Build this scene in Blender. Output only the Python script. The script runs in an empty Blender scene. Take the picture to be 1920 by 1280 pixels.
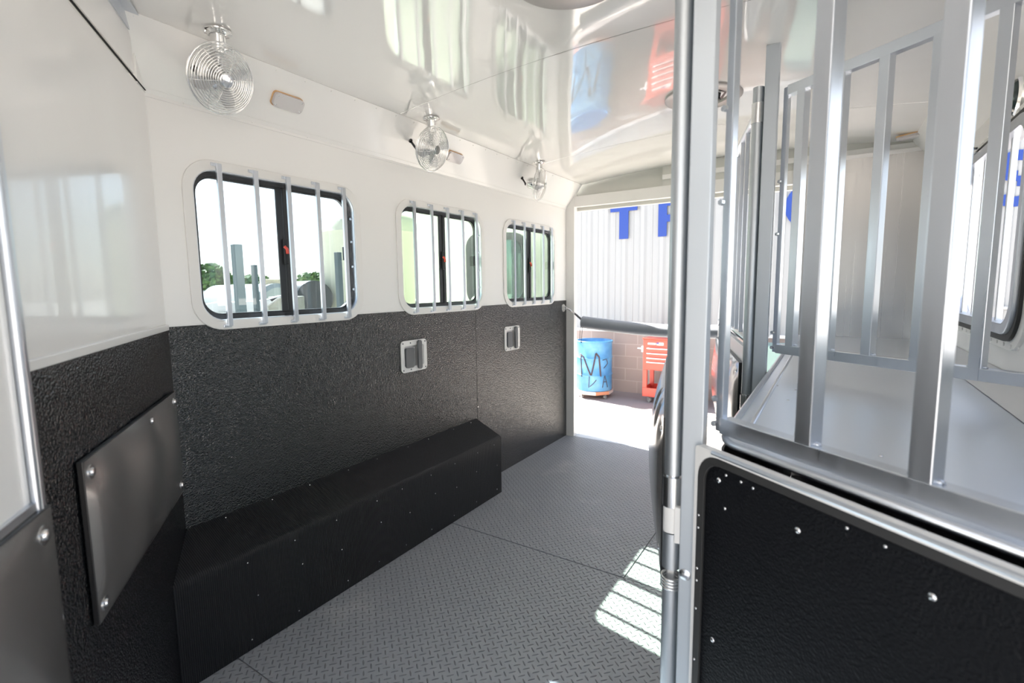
import bpy, bmesh, math, random
from math import sin, cos, pi, radians, sqrt, atan2
from mathutils import Vector, Matrix
from mathutils.geometry import tessellate_polygon
random.seed(7)
S = bpy.context.scene
COL = S.collection
PX = 930.37
YAW, PITCH, ROLL, CAMH = radians(-32.864), radians(-6.379), radians(-0.697), 1.36

# ------------------------------------------------------------------ camera
F = Vector((sin(YAW)*cos(PITCH), cos(YAW)*cos(PITCH), sin(PITCH)))
r_ = Vector((cos(YAW), -sin(YAW), 0)); u_ = r_.cross(F)
R = r_*cos(ROLL) + u_*sin(ROLL); U = -r_*sin(ROLL) + u_*cos(ROLL)
cd = bpy.data.cameras.new('camera'); cam = bpy.data.objects.new('camera', cd); COL.objects.link(cam)
cam.matrix_world = Matrix(((R.x, U.x, -F.x, 0), (R.y, U.y, -F.y, 0), (R.z, U.z, -F.z, CAMH), (0, 0, 0, 1)))
cd.sensor_width = 36; cd.sensor_fit = 'HORIZONTAL'; cd.lens = 36*PX/1920; cd.clip_start = .02; cd.clip_end = 500
cd.dof.use_dof = True; cd.dof.focus_distance = 2.4; cd.dof.aperture_fstop = 3.2
S.camera = cam

# ------------------------------------------------------------------ world, sun, exposure
w = bpy.data.worlds.new('world'); S.world = w; w.use_nodes = True
nt = w.node_tree; nt.nodes.clear()
sky = nt.nodes.new('ShaderNodeTexSky'); sky.sky_type = 'NISHITA'; sky.sun_disc = False
sky.sun_elevation = radians(46); sky.sun_rotation = radians(-82); sky.air_density = 1.0; sky.dust_density = 1.2; sky.ozone_density = 1.0
bg = nt.nodes.new('ShaderNodeBackground'); bg.inputs['Strength'].default_value = 0.10
wo = nt.nodes.new('ShaderNodeOutputWorld')
hs = nt.nodes.new('ShaderNodeHueSaturation'); hs.inputs['Saturation'].default_value = .5
nt.links.new(sky.outputs[0], hs.inputs['Color']); nt.links.new(hs.outputs[0], bg.inputs[0]); nt.links.new(bg.outputs[0], wo.inputs[0])
sd = bpy.data.lights.new('sun', 'SUN'); sd.energy = 7.5; sd.angle = radians(.55); sd.color = (1, .96, .9)
so = bpy.data.objects.new('sun', sd); COL.objects.link(so)
SUN = Vector((-1, .19, 1.02)).normalized()
so.rotation_euler = SUN.to_track_quat('Z', 'Y').to_euler(); so.location = SUN*30
S.view_settings.view_transform = 'Standard'; S.view_settings.look = 'None'
S.view_settings.gamma = 1; S.view_settings.use_curve_mapping = False
S.view_settings.exposure = 2.42
S.cycles.use_denoising = True
S.cycles.max_bounces = 14; S.cycles.diffuse_bounces = 8; S.cycles.glossy_bounces = 8; S.cycles.transparent_max_bounces = 16
S.cycles.sample_clamp_indirect = 8

# ------------------------------------------------------------------ materials
class NB:
    def __init__(s, name, **kw):
        s.m = bpy.data.materials.new(name); s.m.use_nodes = True
        s.t = s.m.node_tree; s.b = s.t.nodes['Principled BSDF']; s.b.distribution = 'GGX' if False else s.b.distribution
        for k, v in kw.items():
            k = k.replace('_', ' ')
            s.b.inputs[k].default_value = v if not isinstance(v, tuple) else (*v, 1) if len(v) == 3 else v
    def n(s, t): return s.t.nodes.new(t)
    def put(s, sock, v):
        if isinstance(v, (int, float)): sock.default_value = v
        elif isinstance(v, (tuple, list)): sock.default_value = v
        else: s.t.links.new(v, sock)
    def math(s, op, a, b=0, c=0, clamp=False):
        n = s.n('ShaderNodeMath'); n.operation = op; n.use_clamp = clamp
        s.put(n.inputs[0], a); s.put(n.inputs[1], b); s.put(n.inputs[2], c); return n.outputs[0]
    def pos(s):
        return s.n('ShaderNodeTexCoord').outputs['Object']
    def mapping(s, sc=(1, 1, 1), rot=(0, 0, 0)):
        n = s.n('ShaderNodeMapping'); s.t.links.new(s.pos(), n.inputs[0])
        n.inputs['Scale'].default_value = sc; n.inputs['Rotation'].default_value = rot; return n.outputs[0]
    def noise(s, scale, detail=2, vec=None, rough=.5, out=0):
        n = s.n('ShaderNodeTexNoise'); n.inputs['Scale'].default_value = scale; n.inputs['Detail'].default_value = detail
        n.inputs['Roughness'].default_value = rough
        s.t.links.new(vec if vec is not None else s.pos(), n.inputs['Vector']); return n.outputs[out]
    def ramp(s, fac, stops):
        n = s.n('ShaderNodeValToRGB'); s.put(n.inputs[0], fac); e = n.color_ramp.elements
        while len(e) < len(stops): e.new(.5)
        for i, (p, c) in enumerate(stops): e[i].position = p; e[i].color = (*c, 1)
        return n.outputs[0]
    def bump(s, h, dist, strength=1, prev=None):
        n = s.n('ShaderNodeBump'); n.inputs['Distance'].default_value = dist; n.inputs['Strength'].default_value = strength
        s.put(n.inputs['Height'], h)
        if prev is not None: s.t.links.new(prev, n.inputs['Normal'])
        s.t.links.new(n.outputs[0], s.b.inputs['Normal']); return n.outputs[0]
    def link(s, out, name): s.t.links.new(out, s.b.inputs[name])

def simple(name, col, rough=.5, metal=0., **kw):
    return NB(name, Base_Color=col, Roughness=rough, Metallic=metal, **kw).m

def mk_skin(name, col, rough, amp, sc, cw=.35, cr=.03, ior=1.5):
    q = NB(name, Base_Color=col, Roughness=rough, Coat_Weight=cw, Coat_Roughness=cr, IOR=ior)
    q.bump(q.noise(sc, 1.5), amp); return q.m
M = {}
M['skin'] = mk_skin('white_painted_skin', (.885, .88, .865), .22, .006, 2.2)
M['ceil'] = mk_skin('white_glossy_ceiling_skin', (.86, .85, .83), .06, .0045, 3.2, 1.0, .015, 1.75)
M['white'] = simple('white_powder_coat', (.82, .81, .79), .3)
M['cream'] = simple('cream_paint', (.62, .62, .58), .35)
q = NB('pebbled_black_liner', Base_Color=(.004, .005, .0065), Roughness=.17, IOR=1.8)
v = q.n('ShaderNodeTexVoronoi'); v.feature = 'SMOOTH_F1'; v.inputs['Scale'].default_value = 210; q.t.links.new(q.pos(), v.inputs['Vector'])
h = q.math('ADD', q.math('MULTIPLY', v.outputs['Distance'], -1), q.math('MULTIPLY', q.noise(110, 2), 1.2))
q.bump(h, .0024); M['liner'] = q.m
q = NB('ribbed_black_rubber', Base_Color=(.012, .013, .016), Roughness=.5)
sx = q.n('ShaderNodeSeparateXYZ'); q.t.links.new(q.pos(), sx.inputs[0])
q.bump(q.math('SINE', q.math('MULTIPLY', sx.outputs[1], 2*pi/.0068)), .0028); M['ribbed'] = q.m
q = NB('fine_black_rubber', Base_Color=(.013, .014, .017), Roughness=.45); q.bump(q.noise(500, 2), .0006); M['fine_rubber'] = q.m
# diamond plate rubber mat
q = NB('diamond_plate_rubber', Base_Color=(.33, .35, .385), Roughness=.30, IOR=1.7)
P = .0265
mp = q.mapping((1/P, 1/P, 1/P), (0, 0, radians(40)))
sx = q.n('ShaderNodeSeparateXYZ'); q.t.links.new(mp, sx.inputs[0])
x, y = sx.outputs[0], sx.outputs[1]
par = q.math('FLOORED_MODULO', q.math('ADD', q.math('FLOOR', x), q.math('FLOOR', y)), 2)
fx = q.math('SUBTRACT', q.math('FRACT', x), .5); fy = q.math('SUBTRACT', q.math('FRACT', y), .5)
ip = q.math('SUBTRACT', 1, par)
a = q.math('ADD', q.math('MULTIPLY', fx, par), q.math('MULTIPLY', fy, ip))
b = q.math('ADD', q.math('MULTIPLY', fy, par), q.math('MULTIPLY', fx, ip))
d = q.math('ADD', q.math('POWER', q.math('MULTIPLY', q.math('ABSOLUTE', a), 1/.50), 2), q.math('POWER', q.math('MULTIPLY', q.math('ABSOLUTE', b), 1/.105), 2))
hh = q.math('SUBTRACT', 1, d, clamp=True)
bn = q.bump(hh, .010)
q.bump(q.noise(420, 2), .0005, 1, bn)
dust = q.ramp(q.noise(2.6, 5, None, .62), [(.58, (.33, .35, .385)), (.78, (.46, .47, .49))])
q.link(dust, 'Base Color'); q.link(q.math('ADD', q.math('MULTIPLY', q.noise(5, 3), .2), .34), 'Roughness'); M['mat'] = q.m
def mk_alu(name, col, rough, sc=(3, 3, 60), amp=.0002):
    q = NB(name, Base_Color=col, Metallic=1., Roughness=rough)
    ns = q.noise(1, 3, q.mapping(sc))
    q.link(q.math('ADD', q.math('MULTIPLY', ns, .18), rough-.09), 'Roughness')
    q.bump(ns, amp); return q.m
M['alu'] = mk_alu('brushed_aluminium', (.67, .70, .75), .32, (60, 60, 2))
M['alu_sheet'] = mk_alu('aluminium_sheet', (.38, .375, .37), .30, (90, 90, .5), .00006)
M['alu_deck'] = mk_alu('aluminium_deck', (.80, .84, .90), .36, (3, 1, 3), 0.)
M['alu_tube'] = mk_alu('satin_aluminium_tube', (.55, .58, .61), .46, (50, 50, 2), .0001)
M['alu_dull'] = simple('dull_aluminium', (.62, .62, .62), .42, .85)
M['chrome'] = simple('chrome', (.86, .86, .85), .07, 1.)
M['zinc'] = simple('zinc_plated_steel', (.72, .72, .72), .25, 1.)
q = NB('black_vinyl', Base_Color=(.13, .124, .12), Roughness=.26, Coat_Weight=1.0, Coat_Roughness=.16, IOR=2.2)
q.bump(q.noise(900, 1), .00015); M['vinyl'] = q.m
q = NB('pebbled_black_panel', Base_Color=(.004, .0045, .006), Roughness=.6, IOR=1.28)
v = q.n('ShaderNodeTexVoronoi'); v.feature = 'SMOOTH_F1'; v.inputs['Scale'].default_value = 210; q.t.links.new(q.pos(), v.inputs['Vector'])
q.bump(q.math('ADD', q.math('MULTIPLY', v.outputs['Distance'], -1), q.noise(110, 2)), .0016); M['panel_black'] = q.m
M['black'] = simple('black_plastic', (.012, .012, .013), .35)
M['blackframe'] = simple('black_anodised_frame', (.03, .032, .035), .3)
M['seal'] = simple('rubber_seal', (.03, .03, .03), .6)
M['dark'] = simple('dark_gap', (.01, .01, .01), .8)
M['steel_gray'] = simple('grey_cast_steel', (.16, .17, .18), .35, .6)
M['red'] = simple('red_plastic', (.75, .09, .06), .35)
M['foam'] = simple('grey_foam', (.30, .32, .36), .6)
M['strap'] = simple('charcoal_webbing', (.06, .06, .065), .8)
M['amber'] = simple('amber_gasket', (.62, .38, .18), .4)
q = NB('clear_lens', Base_Color=(.60, .56, .565), Roughness=.12, Coat_Weight=.5, Subsurface_Weight=0.0); M['lens'] = q.m
M['vent_ring'] = simple('vent_ring_grey', (.42, .39, .38), .35, .3)
M['tablet'] = M['cream']
def mk_glass(name, tint, refl):
    m = bpy.data.materials.new(name); m.use_nodes = True; t = m.node_tree; t.nodes.clear()
    o = t.nodes.new('ShaderNodeOutputMaterial'); mx = t.nodes.new('ShaderNodeMixShader')
    tr = t.nodes.new('ShaderNodeBsdfTransparent'); tr.inputs[0].default_value = (*tint, 1)
    gl = t.nodes.new('ShaderNodeBsdfGlossy'); gl.inputs['Roughness'].default_value = .01
    fr = t.nodes.new('ShaderNodeLayerWeight'); fr.inputs[0].default_value = .5
    pw = t.nodes.new('ShaderNodeMath'); pw.operation = 'POWER'; pw.inputs[1].default_value = 4; t.links.new(fr.outputs['Facing'], pw.inputs[0])
    ad = t.nodes.new('ShaderNodeMath'); ad.operation = 'MULTIPLY_ADD'; ad.inputs[1].default_value = .6; ad.inputs[2].default_value = .045; t.links.new(pw.outputs[0], ad.inputs[0])
    mt = t.nodes.new('ShaderNodeMath'); mt.operation = 'MULTIPLY'; mt.inputs[1].default_value = refl
    t.links.new(ad.outputs[0], mt.inputs[0]); t.links.new(mt.outputs[0], mx.inputs[0])
    t.links.new(tr.outputs[0], mx.inputs[1]); t.links.new(gl.outputs[0], mx.inputs[2]); t.links.new(mx.outputs[0], o.inputs[0]); return m
M['glass'] = mk_glass('clear_window_glass', (.68, .74, .77), 1.2)
M['glass_green'] = mk_glass('greenish_window_glass', (.74, .83, .76), 1.5)
M['glass_dark'] = mk_glass('dark_tinted_glass', (.42, .52, .50), 3.0)
M['dark_glass'] = NB('dark_glass', Base_Color=(.03, .05, .05), Roughness=.03, IOR=1.6).m
# exterior
q = NB('gravel_ground', Roughness=.95)
g = q.ramp(q.noise(9, 8, None, .7), [(.33, (.07, .055, .045)), (.40, (.44, .40, .36)), (.7, (.58, .54, .49))])
v = q.n('ShaderNodeTexVoronoi'); v.inputs['Scale'].default_value = 16; q.t.links.new(q.pos(), v.inputs['Vector'])
q.link(g, 'Base Color'); q.bump(v.outputs['Distance'], .02); M['gravel'] = q.m
M['conc'] = NB('concrete_apron', Base_Color=(.26, .235, .235), Roughness=.9).m
q = NB('painted_block', Roughness=.85)
br = q.n('ShaderNodeTexBrick'); br.inputs['Scale'].default_value = 1; br.inputs['Brick Width'].default_value = .40; br.inputs['Row Height'].default_value = .20
br.inputs['Mortar Size'].default_value = .007; br.inputs['Color1'].default_value = (.40, .32, .29, 1); br.inputs['Color2'].default_value = (.35, .285, .26, 1); br.inputs['Mortar'].default_value = (.46, .38, .35, 1)
mp = q.mapping((1, 1, 1), (radians(-90), 0, 0)); q.t.links.new(mp, br.inputs['Vector'])
q.link(br.outputs[0], 'Base Color'); q.bump(q.noise(120, 3), .003); M['block'] = q.m
M['corr'] = simple('white_corrugated_metal', (.33, .34, .35), .4)
M['blue'] = simple('blue_letter_paint', (.010, .045, .27), .4)
M['navy'] = simple('blue_downspout_paint', (.04, .12, .30), .4)
q = NB('blue_drum_paint', Roughness=.4)
q.link(q.ramp(q.noise(5, 5), [(.35, (.045, .19, .40)), (.6, (.09, .27, .48)), (.8, (.19, .36, .52))]), 'Base Color'); M['drum'] = q.m
M['spray'] = simple('dark_spray_paint', (.05, .03, .035), .7)
M['chest'] = simple('red_tool_chest_paint', (.60, .075, .05), .35)
M['chest_dark'] = simple('dark_red_recess', (.25, .015, .02), .5)
M['decal'] = simple('white_decal', (.8, .8, .8), .5)
M['caster'] = simple('caster_grey', (.25, .24, .23), .5)
M['wood'] = simple('pale_dolly_board', (.62, .50, .44), .7)
M['wood_red'] = simple('orange_dolly_board', (.55, .22, .12), .7)
M['poly'] = NB('cream_poly_tank', Base_Color=(.56, .56, .42), Roughness=.45).m
M['tank'] = simple('grey_painted_tank', (.27, .31, .31), .4)
M['hopper'] = simple('hopper_cream', (.33, .33, .27), .5)
M['hood'] = simple('hood_white', (.55, .55, .53), .4)
M['tan'] = simple('tan_tank_lid', (.50, .45, .32), .5)
M['hose'] = simple('black_corrugated_pipe', (.035, .04, .038), .4)
M['post_steel'] = simple('dark_green_grey_post', (.06, .085, .09), .6)
q = NB('leaves', Roughness=.6); q.link(q.ramp(q.noise(2.0, 4), [(.35, (.05, .12, .02)), (.7, (.16, .28, .06))]), 'Base Color'); M['leaf'] = q.m
M['bark'] = simple('bark', (.12, .09, .06), .9)
M['teal'] = simple('teal_paint', (.22, .33, .31), .5)

# ------------------------------------------------------------------ mesh builder
class MB:
    def __init__(s): s.b = bmesh.new(); s.mi = 0
    def face(s, vs):
        try: f = s.b.faces.new(vs); f.material_index = s.mi; return f
        except ValueError: return None
    def obox(s, c, ax, hs):
        c = Vector(c); X, Y, Z = [Vector(a).normalized() for a in ax]
        v = [s.b.verts.new(c + X*i*hs[0] + Y*j*hs[1] + Z*k*hs[2]) for i in (-1, 1) for j in (-1, 1) for k in (-1, 1)]
        fl = X.cross(Y).dot(Z) < 0
        for f in ((0, 1, 3, 2), (4, 6, 7, 5), (0, 4, 5, 1), (2, 3, 7, 6), (0, 2, 6, 4), (1, 5, 7, 3)):
            s.face([v[i] for i in (reversed(f) if fl else f)])
        return s
    def box(s, x0, x1, y0, y1, z0, z1):
        return s.obox(((x0+x1)/2, (y0+y1)/2, (z0+z1)/2), ((1, 0, 0), (0, 1, 0), (0, 0, 1)), (abs(x1-x0)/2, abs(y1-y0)/2, abs(z1-z0)/2))
    def bar(s, p0, p1, w, h, side=(0, 0, 1)):   # square tube from p0 to p1, side = approx h direction
        p0, p1 = Vector(p0), Vector(p1); d = (p1-p0); L = d.length; d.normalize()
        sd = Vector(side); sd = (sd - d*sd.dot(d)).normalized(); t = sd.cross(d)
        return s.obox((p0+p1)/2, (d, t, sd), (L/2, w/2, h/2))
    def tube(s, pts, r, seg=10, caps=True, closed=False):
        pts = [Vector(p) for p in pts]; n = len(pts); rings = []
        rr = r if isinstance(r, (list, tuple)) else [r]*n
        d0 = (pts[1]-pts[0]).normalized(); ref = Vector((0, 0, 1)) if abs(d0.z) < .9 else Vector((1, 0, 0))
        nx = (ref - d0*ref.dot(d0)).normalized()
        for i in range(n):
            if closed: d = (pts[(i+1) % n]-pts[i-1]).normalized()
            else: d = (pts[min(i+1, n-1)]-pts[max(i-1, 0)]).normalized()
            nx = (nx - d*nx.dot(d)).normalized(); ny = d.cross(nx)
            rings.append([s.b.verts.new(pts[i] + (nx*cos(2*pi*k/seg) + ny*sin(2*pi*k/seg))*rr[i]) for k in range(seg)])
        for i in range(n if closed else n-1):
            A, B = rings[i], rings[(i+1) % n]
            for k in range(seg): s.face([A[k], A[(k+1) % seg], B[(k+1) % seg], B[k]])
        if caps and not closed: s.face(list(reversed(rings[0]))); s.face(rings[-1])
        return s
    def cyl(s, p0, p1, r, seg=20, r2=None): return s.tube([p0, p1], [r, r if r2 is None else r2], seg)
    def ring(s, c, ax, Rm, r, seg=40, ts=6):
        c = Vector(c); ax = Vector(ax).normalized(); ref = Vector((0, 0, 1)) if abs(ax.z) < .9 else Vector((1, 0, 0))
        a = ax.cross(ref).normalized(); b = ax.cross(a)
        return s.tube([c + (a*cos(2*pi*k/seg)+b*sin(2*pi*k/seg))*Rm for k in range(seg)], r, ts, closed=True)
    def lathe(s, prof, c, ax=(0, 0, 1), seg=32):
        c = Vector(c); ax = Vector(ax).normalized(); ref = Vector((0, 0, 1)) if abs(ax.z) < .9 else Vector((1, 0, 0))
        a = ref.cross(ax).normalized(); b = ax.cross(a); rings = []
        for r, z in prof:
            if r < 1e-6: rings.append([s.b.verts.new(c+ax*z)])
            else: rings.append([s.b.verts.new(c+ax*z+(a*cos(2*pi*k/seg)+b*sin(2*pi*k/seg))*r) for k in range(seg)])
        for A, B in zip(rings, rings[1:]):
            for k in range(seg):
                k2 = (k+1) % seg
                if len(A) == 1 and len(B) == 1: continue
                if len(A) == 1: s.face([A[0], B[k2], B[k]])
                elif len(B) == 1: s.face([A[k], A[k2], B[0]])
                else: s.face([A[k], A[k2], B[k2], B[k]])
        return s
    def plate(s, outer, holes, o, Uv, Vv, t0, t1):
        """flat plate with holes: 2-D loops in (U,V) about o, from t0 to t1 along N"""
        o, Uv, Vv = Vector(o), Vector(Uv).normalized(), Vector(Vv).normalized(); N = Uv.cross(Vv)
        loops = [outer]+holes
        tris = tessellate_polygon([[Vector((p[0], p[1], 0)) for p in l] for l in loops])
        flat = [p for l in loops for p in l]
        top = [s.b.verts.new(o+Uv*p[0]+Vv*p[1]+N*t1) for p in flat]; bot = [s.b.verts.new(o+Uv*p[0]+Vv*p[1]+N*t0) for p in flat]
        for t in tris:
            a, b, c = [Vector(flat[i]) for i in t]
            ar = (b-a).cross(c-a) if hasattr(Vector((0, 0)), 'cross') else 0
            ar = (b.x-a.x)*(c.y-a.y)-(b.y-a.y)*(c.x-a.x)
            if ar < 0: t = tuple(reversed(t))
            s.face([top[i] for i in t]); s.face([bot[i] for i in reversed(t)])
        k = 0
        for li, l in enumerate(loops):
            n = len(l); area = sum(l[i][0]*l[(i+1) % n][1]-l[(i+1) % n][0]*l[i][1] for i in range(n))
            ccw = area > 0
            for i in range(n):
                a, b = k+i, k+(i+1) % n; f = [bot[a], bot[b], top[b], top[a]]
                if ccw != (li == 0): f.reverse()
                s.face(f)
            k += n
        return s
    def islands(s, name, mat, parent=None, **kw):
        """one object per loose piece"""
        seen = set(); res = []
        for v0 in list(s.b.verts):
            if v0 in seen: continue
            st = [v0]; comp = []; seen.add(v0)
            while st:
                v = st.pop(); comp.append(v)
                for e in v.link_edges:
                    o = e.other_vert(v)
                    if o not in seen: seen.add(o); st.append(o)
            m = MB(); mp = {v: m.b.verts.new(v.co) for v in comp}; done = set()
            for v in comp:
                for f in v.link_faces:
                    if f not in done: done.add(f); m.face([mp[q] for q in f.verts])
            res.append(m.build(name, mat, parent, **kw))
        s.b.free(); return res
    def build(s, name, mat, parent=None, bevel=0, smooth=False, kind=None, world=True):
        mats = mat if isinstance(mat, (list, tuple)) else [mat]
        me = bpy.data.meshes.new(name)
        if parent is not None and world and parent in MAT: s.b.transform(MAT[parent].inverted())
        s.b.to_mesh(me); s.b.free()
        for m in mats: me.materials.append(M[m])
        ob = bpy.data.objects.new(name, me); COL.objects.link(ob)
        if parent is not None: ob.parent = parent; MAT[ob] = MAT.get(parent, Matrix())
        if bevel:
            md = ob.modifiers.new('bevel', 'BEVEL'); md.width = bevel; md.segments = 2; md.limit_method = 'ANGLE'; md.angle_limit = radians(50)
            md.harden_normals = False
        if smooth:
            for p in me.polygons: p.use_smooth = True
            if smooth is not True:
                e = me; 
                try: e.set_sharp_from_angle(angle=radians(smooth))
                except Exception: pass
        if kind: ob['kind'] = kind
        return ob
MAT = {}
def tag(o, label=None, cat=None, group=None, kind=None):
    for k, v in (('label', label), ('category', cat), ('group', group), ('kind', kind)):
        if v: o[k] = v
    return o
def thing(name, label=None, cat=None, loc=(0, 0, 0), group=None, kind=None, rot=None):
    o = bpy.data.objects.new(name, None); COL.objects.link(o); o.empty_display_size = .05
    o.location = loc
    m = Matrix.Translation(loc)
    if rot is not None: o.rotation_euler = rot.to_euler(); m = m @ rot.to_4x4()
    MAT[o] = m; return tag(o, label, cat, group, kind)
def dup(o, parent=None):
    c = o.copy(); COL.objects.link(c)
    if parent is not None: c.parent = parent
    for ch in list(o.children): dup(ch, c)
    return c
def rr(w, h, r, cx=0, cy=0, seg=8):
    pts = []
    for (sx_, sy_, a0) in ((1, 1, 0), (-1, 1, 90), (-1, -1, 180), (1, -1, 270)):
        for k in range(seg+1):
            a = radians(a0+90*k/seg); pts.append((cx+sx_*(w/2-r)+r*cos(a), cy+sy_*(h/2-r)+r*sin(a)))
    return pts
def rect(x0, x1, y0, y1): return [(x0, y0), (x1, y0), (x1, y1), (x0, y1)]
X_, Y_, Z_ = Vector((1, 0, 0)), Vector((0, 1, 0)), Vector((0, 0, 1))

XL, XR, YR = -1.988, .50, 3.977
ES = Vector((.819, -.574, 0)); NS = Vector((.574, .819, 0))     # along / across the slanted partitions
C0 = Vector((XL, .812, 0))
def zc(x): return 2.275-.065*((x+.74)/1.1)**2
WZ0, WZ1 = 1.205, 1.843
WY = [1.300, 2.342, 3.372]

# ================================================================== SETTING
MB().box(XL-.05, XR+.05, -2.2, YR+.1, -.10, -.006).build('floor', 'alu_dull', kind='structure')
# left wall: white skin with three window holes
holes = [rr(.735, .575, .085, y, (WZ0+WZ1)/2) for y in WY]
MB().plate(rect(-2.2, YR+.1, -.1, 2.03), holes, (XL, 0, 0), Y_, Z_, -.055, 0).build('wall_left', 'skin', kind='structure')
# upper cove from wall to ceiling
b = MB(); b.plate([(0, 0), (6.3, 0), (6.3, .2), (0, .2)], [], (0, 0, 0), (1, 0, 0), (0, 1, 0), 0, 0.01); b.b.free()
b = MB(); d = Vector((-1.84-XL, 0, 2.206-2.02)); L = d.length; d.normalize()
b.plate(rect(-2.2, YR, 0, L), [], (XL, 0, 2.02), Y_, d, -.02, 0).build('wall_left_cove', 'skin', kind='structure')
b = MB(); b.plate(rect(-2.2, YR-.01, 2.012, 2.034), [], (XL, 0, 0), Y_, Z_, 0, .003)
b.plate(rect(-2.2, YR-.01, .0, .018), [], (XL+.002, 0, 2.024), Y_, d, 0, .003)
for i in range(26):
    y = .93+.125*i
    b.cyl((XL+.002, y, 2.024), (XL+.006, y, 2.024), .0035, 8)
    b.cyl(Vector((XL, y+.03, 2.02))+d*(L-.012), Vector((XL, y+.03, 2.02))+d*(L-.012)+Vector((.003, 0, -.003)), .003, 8)
b.build('trim_1', 'skin', kind='structure')
# ceiling: crowned sheets with thin dark gaps
b = MB()
ys = [-.80, .53, 1.855, 3.179, YR+.02]  # front sheet cut short out of view so more sky light enters
n = 16
for i in range(len(ys)-1):
    y0, y1 = ys[i]+.0014, ys[i+1]-.0014
    row = []
    for k in range(n+1):
        x = -1.86+(.36+.02+1.86)*k/n
        row.append([b.b.verts.new((x, y0, zc(x))), b.b.verts.new((x, y1, zc(x)))])
    for k in range(n): b.face([row[k][0], row[k][1], row[k+1][1], row[k+1][0]])
    for k in range(n):
        x0, x1 = row[k][0].co.x, row[k+1][0].co.x
b.mi = 1
b.box(-2.06, .57, -.8, YR+.12, 2.29, 2.33)
b.mi = 2
for y in ys[1:-1]: 
    for k in range(n):
        x0 = -1.86+2.24*k/n; x1 = -1.86+2.24*(k+1)/n
        b.face([b.b.verts.new((x0, y-.006, zc(x0)+.003)), b.b.verts.new((x0, y+.006, zc(x0)+.003)), b.b.verts.new((x1, y+.006, zc(x1)+.003)), b.b.verts.new((x1, y-.006, zc(x1)+.003))])
b.build('ceiling', ['ceil', 'white', 'dark'], kind='structure', smooth=True)
# right cove
d2 = Vector((.36-XR, 0, 2.206-2.02)); L2 = d2.length; d2.normalize()
MB().plate(rect(-YR, 2.2, 0, L2), [], (XR, 0, 2.02), -Y_, d2, -.02, 0).build('wall_right_cove', 'skin', kind='structure')
# right wall with drop-down window openings, unseen gap left open for light in front of y=.30
RW = [(2.64, .98), (1.40, .80)]  # nearer opening is out of view, added to let light in
holesR = [rr(wd, .69, .09, -y, 1.532) for y, wd in RW]
MB().plate(rect(-YR-.1, -.28, -.1, 2.03), holesR, (XR, 0, 0), -Y_, Z_, -.055, 0).build('wall_right', 'skin', kind='structure')
# slanted front wall
LS = 1.50
b = MB(); b.obox(C0+ES*(LS/2)-NS*.03+Z_*1.011, (ES, NS, Z_), (LS/2, .03, 1.011)); 
b.obox(C0+ES*(LS/2+.06)-NS*.028+Z_*2.165, (ES, NS, Z_), (LS/2-.06, .03, .125))
b.obox(C0+ES*(.045)-NS*.028+Z_*2.10, (ES, NS, Z_), (.045, .03, .078))
b.build('wall_front', 'skin', kind='structure')
MB().obox(C0+ES*(LS/2)+NS*.002+Z_*2.029, (ES, NS, Z_), (LS/2, .003, .0012)).build('trim_2', 'dark', kind='structure')
b = MB(); b.obox(C0+ES*(LS/2+.005)+NS*.004+Z_*.612, (ES, NS, Z_), (LS/2-.005, .004, .612)); b.build('wall_front_liner', 'liner', kind='structure')
b = MB(); b.obox(C0+ES*(LS/2+.006)+NS*.006+Z_*1.229, (ES, NS, Z_), (LS/2-.006, .006, .010)); b.build('trim_3', 'white', kind='structure', bevel=.002)
# aluminium angle where the slanted wall meets the ceiling
a0 = C0+ES*.12+NS*.004
b = MB(); b.obox(a0+ES*.6+NS*.016+Z_*2.204, (ES, NS, Z_), (.6, .016, .002)); b.obox(a0+ES*.6+Z_*2.183, (ES, NS, Z_), (.6, .002, .02))
b.cyl(a0+ES*.03+NS*.016+Z_*2.203, a0+ES*.03+NS*.016+Z_*2.196, .007, 6)
b.build('trim_4', 'alu', kind='structure')
# black textured liner on the long wall, in two sheets with a seam at y=2.63
b = MB()
for (y0, y1) in ((.80, 2.6285), (2.6325, YR-.006)):
    b.plate(rect(y0, y1, 0, 1.229), [rr(.70, .5, .085, y, 1.53) for y in ()], (XL, 0, 0), Y_, Z_, 0, .004)
b.mi = 1
for z in (1.08, .92, .55): b.cyl((XL+.003, 2.636, z), (XL+.0065, 2.636, z), .0035, 8)
b.build('wall_left_liner', ['liner', 'zinc'], kind='structure')
# notch the liner behind the windows is covered by the window flanges
# rear frame
b = MB()
b.box(XL, -1.909, YR-.012, YR+.05, 0, 2.14); b.box(XL, XR, YR-.004, YR+.05, 2.028, 2.118)
b.build('door_1_frame', 'white', kind='structure', bevel=.002)
b = MB(); b.box(XL-.05, XR+.05, YR+.05, YR+.10, 2.0, 2.30)
b.box(-1.157, XR, YR-.002, YR+.05, 2.118, 2.30)
b.obox((XL+.03, YR+.03, 2.18), (X_, Y_, Z_), (.03, .03, .15))
b.build('wall_rear', 'cream', kind='structure')
b = MB(); b.box(-1.157, XR, YR-.016, YR-.002, 2.165, 2.20); b.build('trim_5', 'white', kind='structure', bevel=.002)
b = MB(); b.box(XL, XR, YR-.008, YR+.09, -.012, .004); b.build('trim_6', 'alu', kind='structure', bevel=.002)
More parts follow.
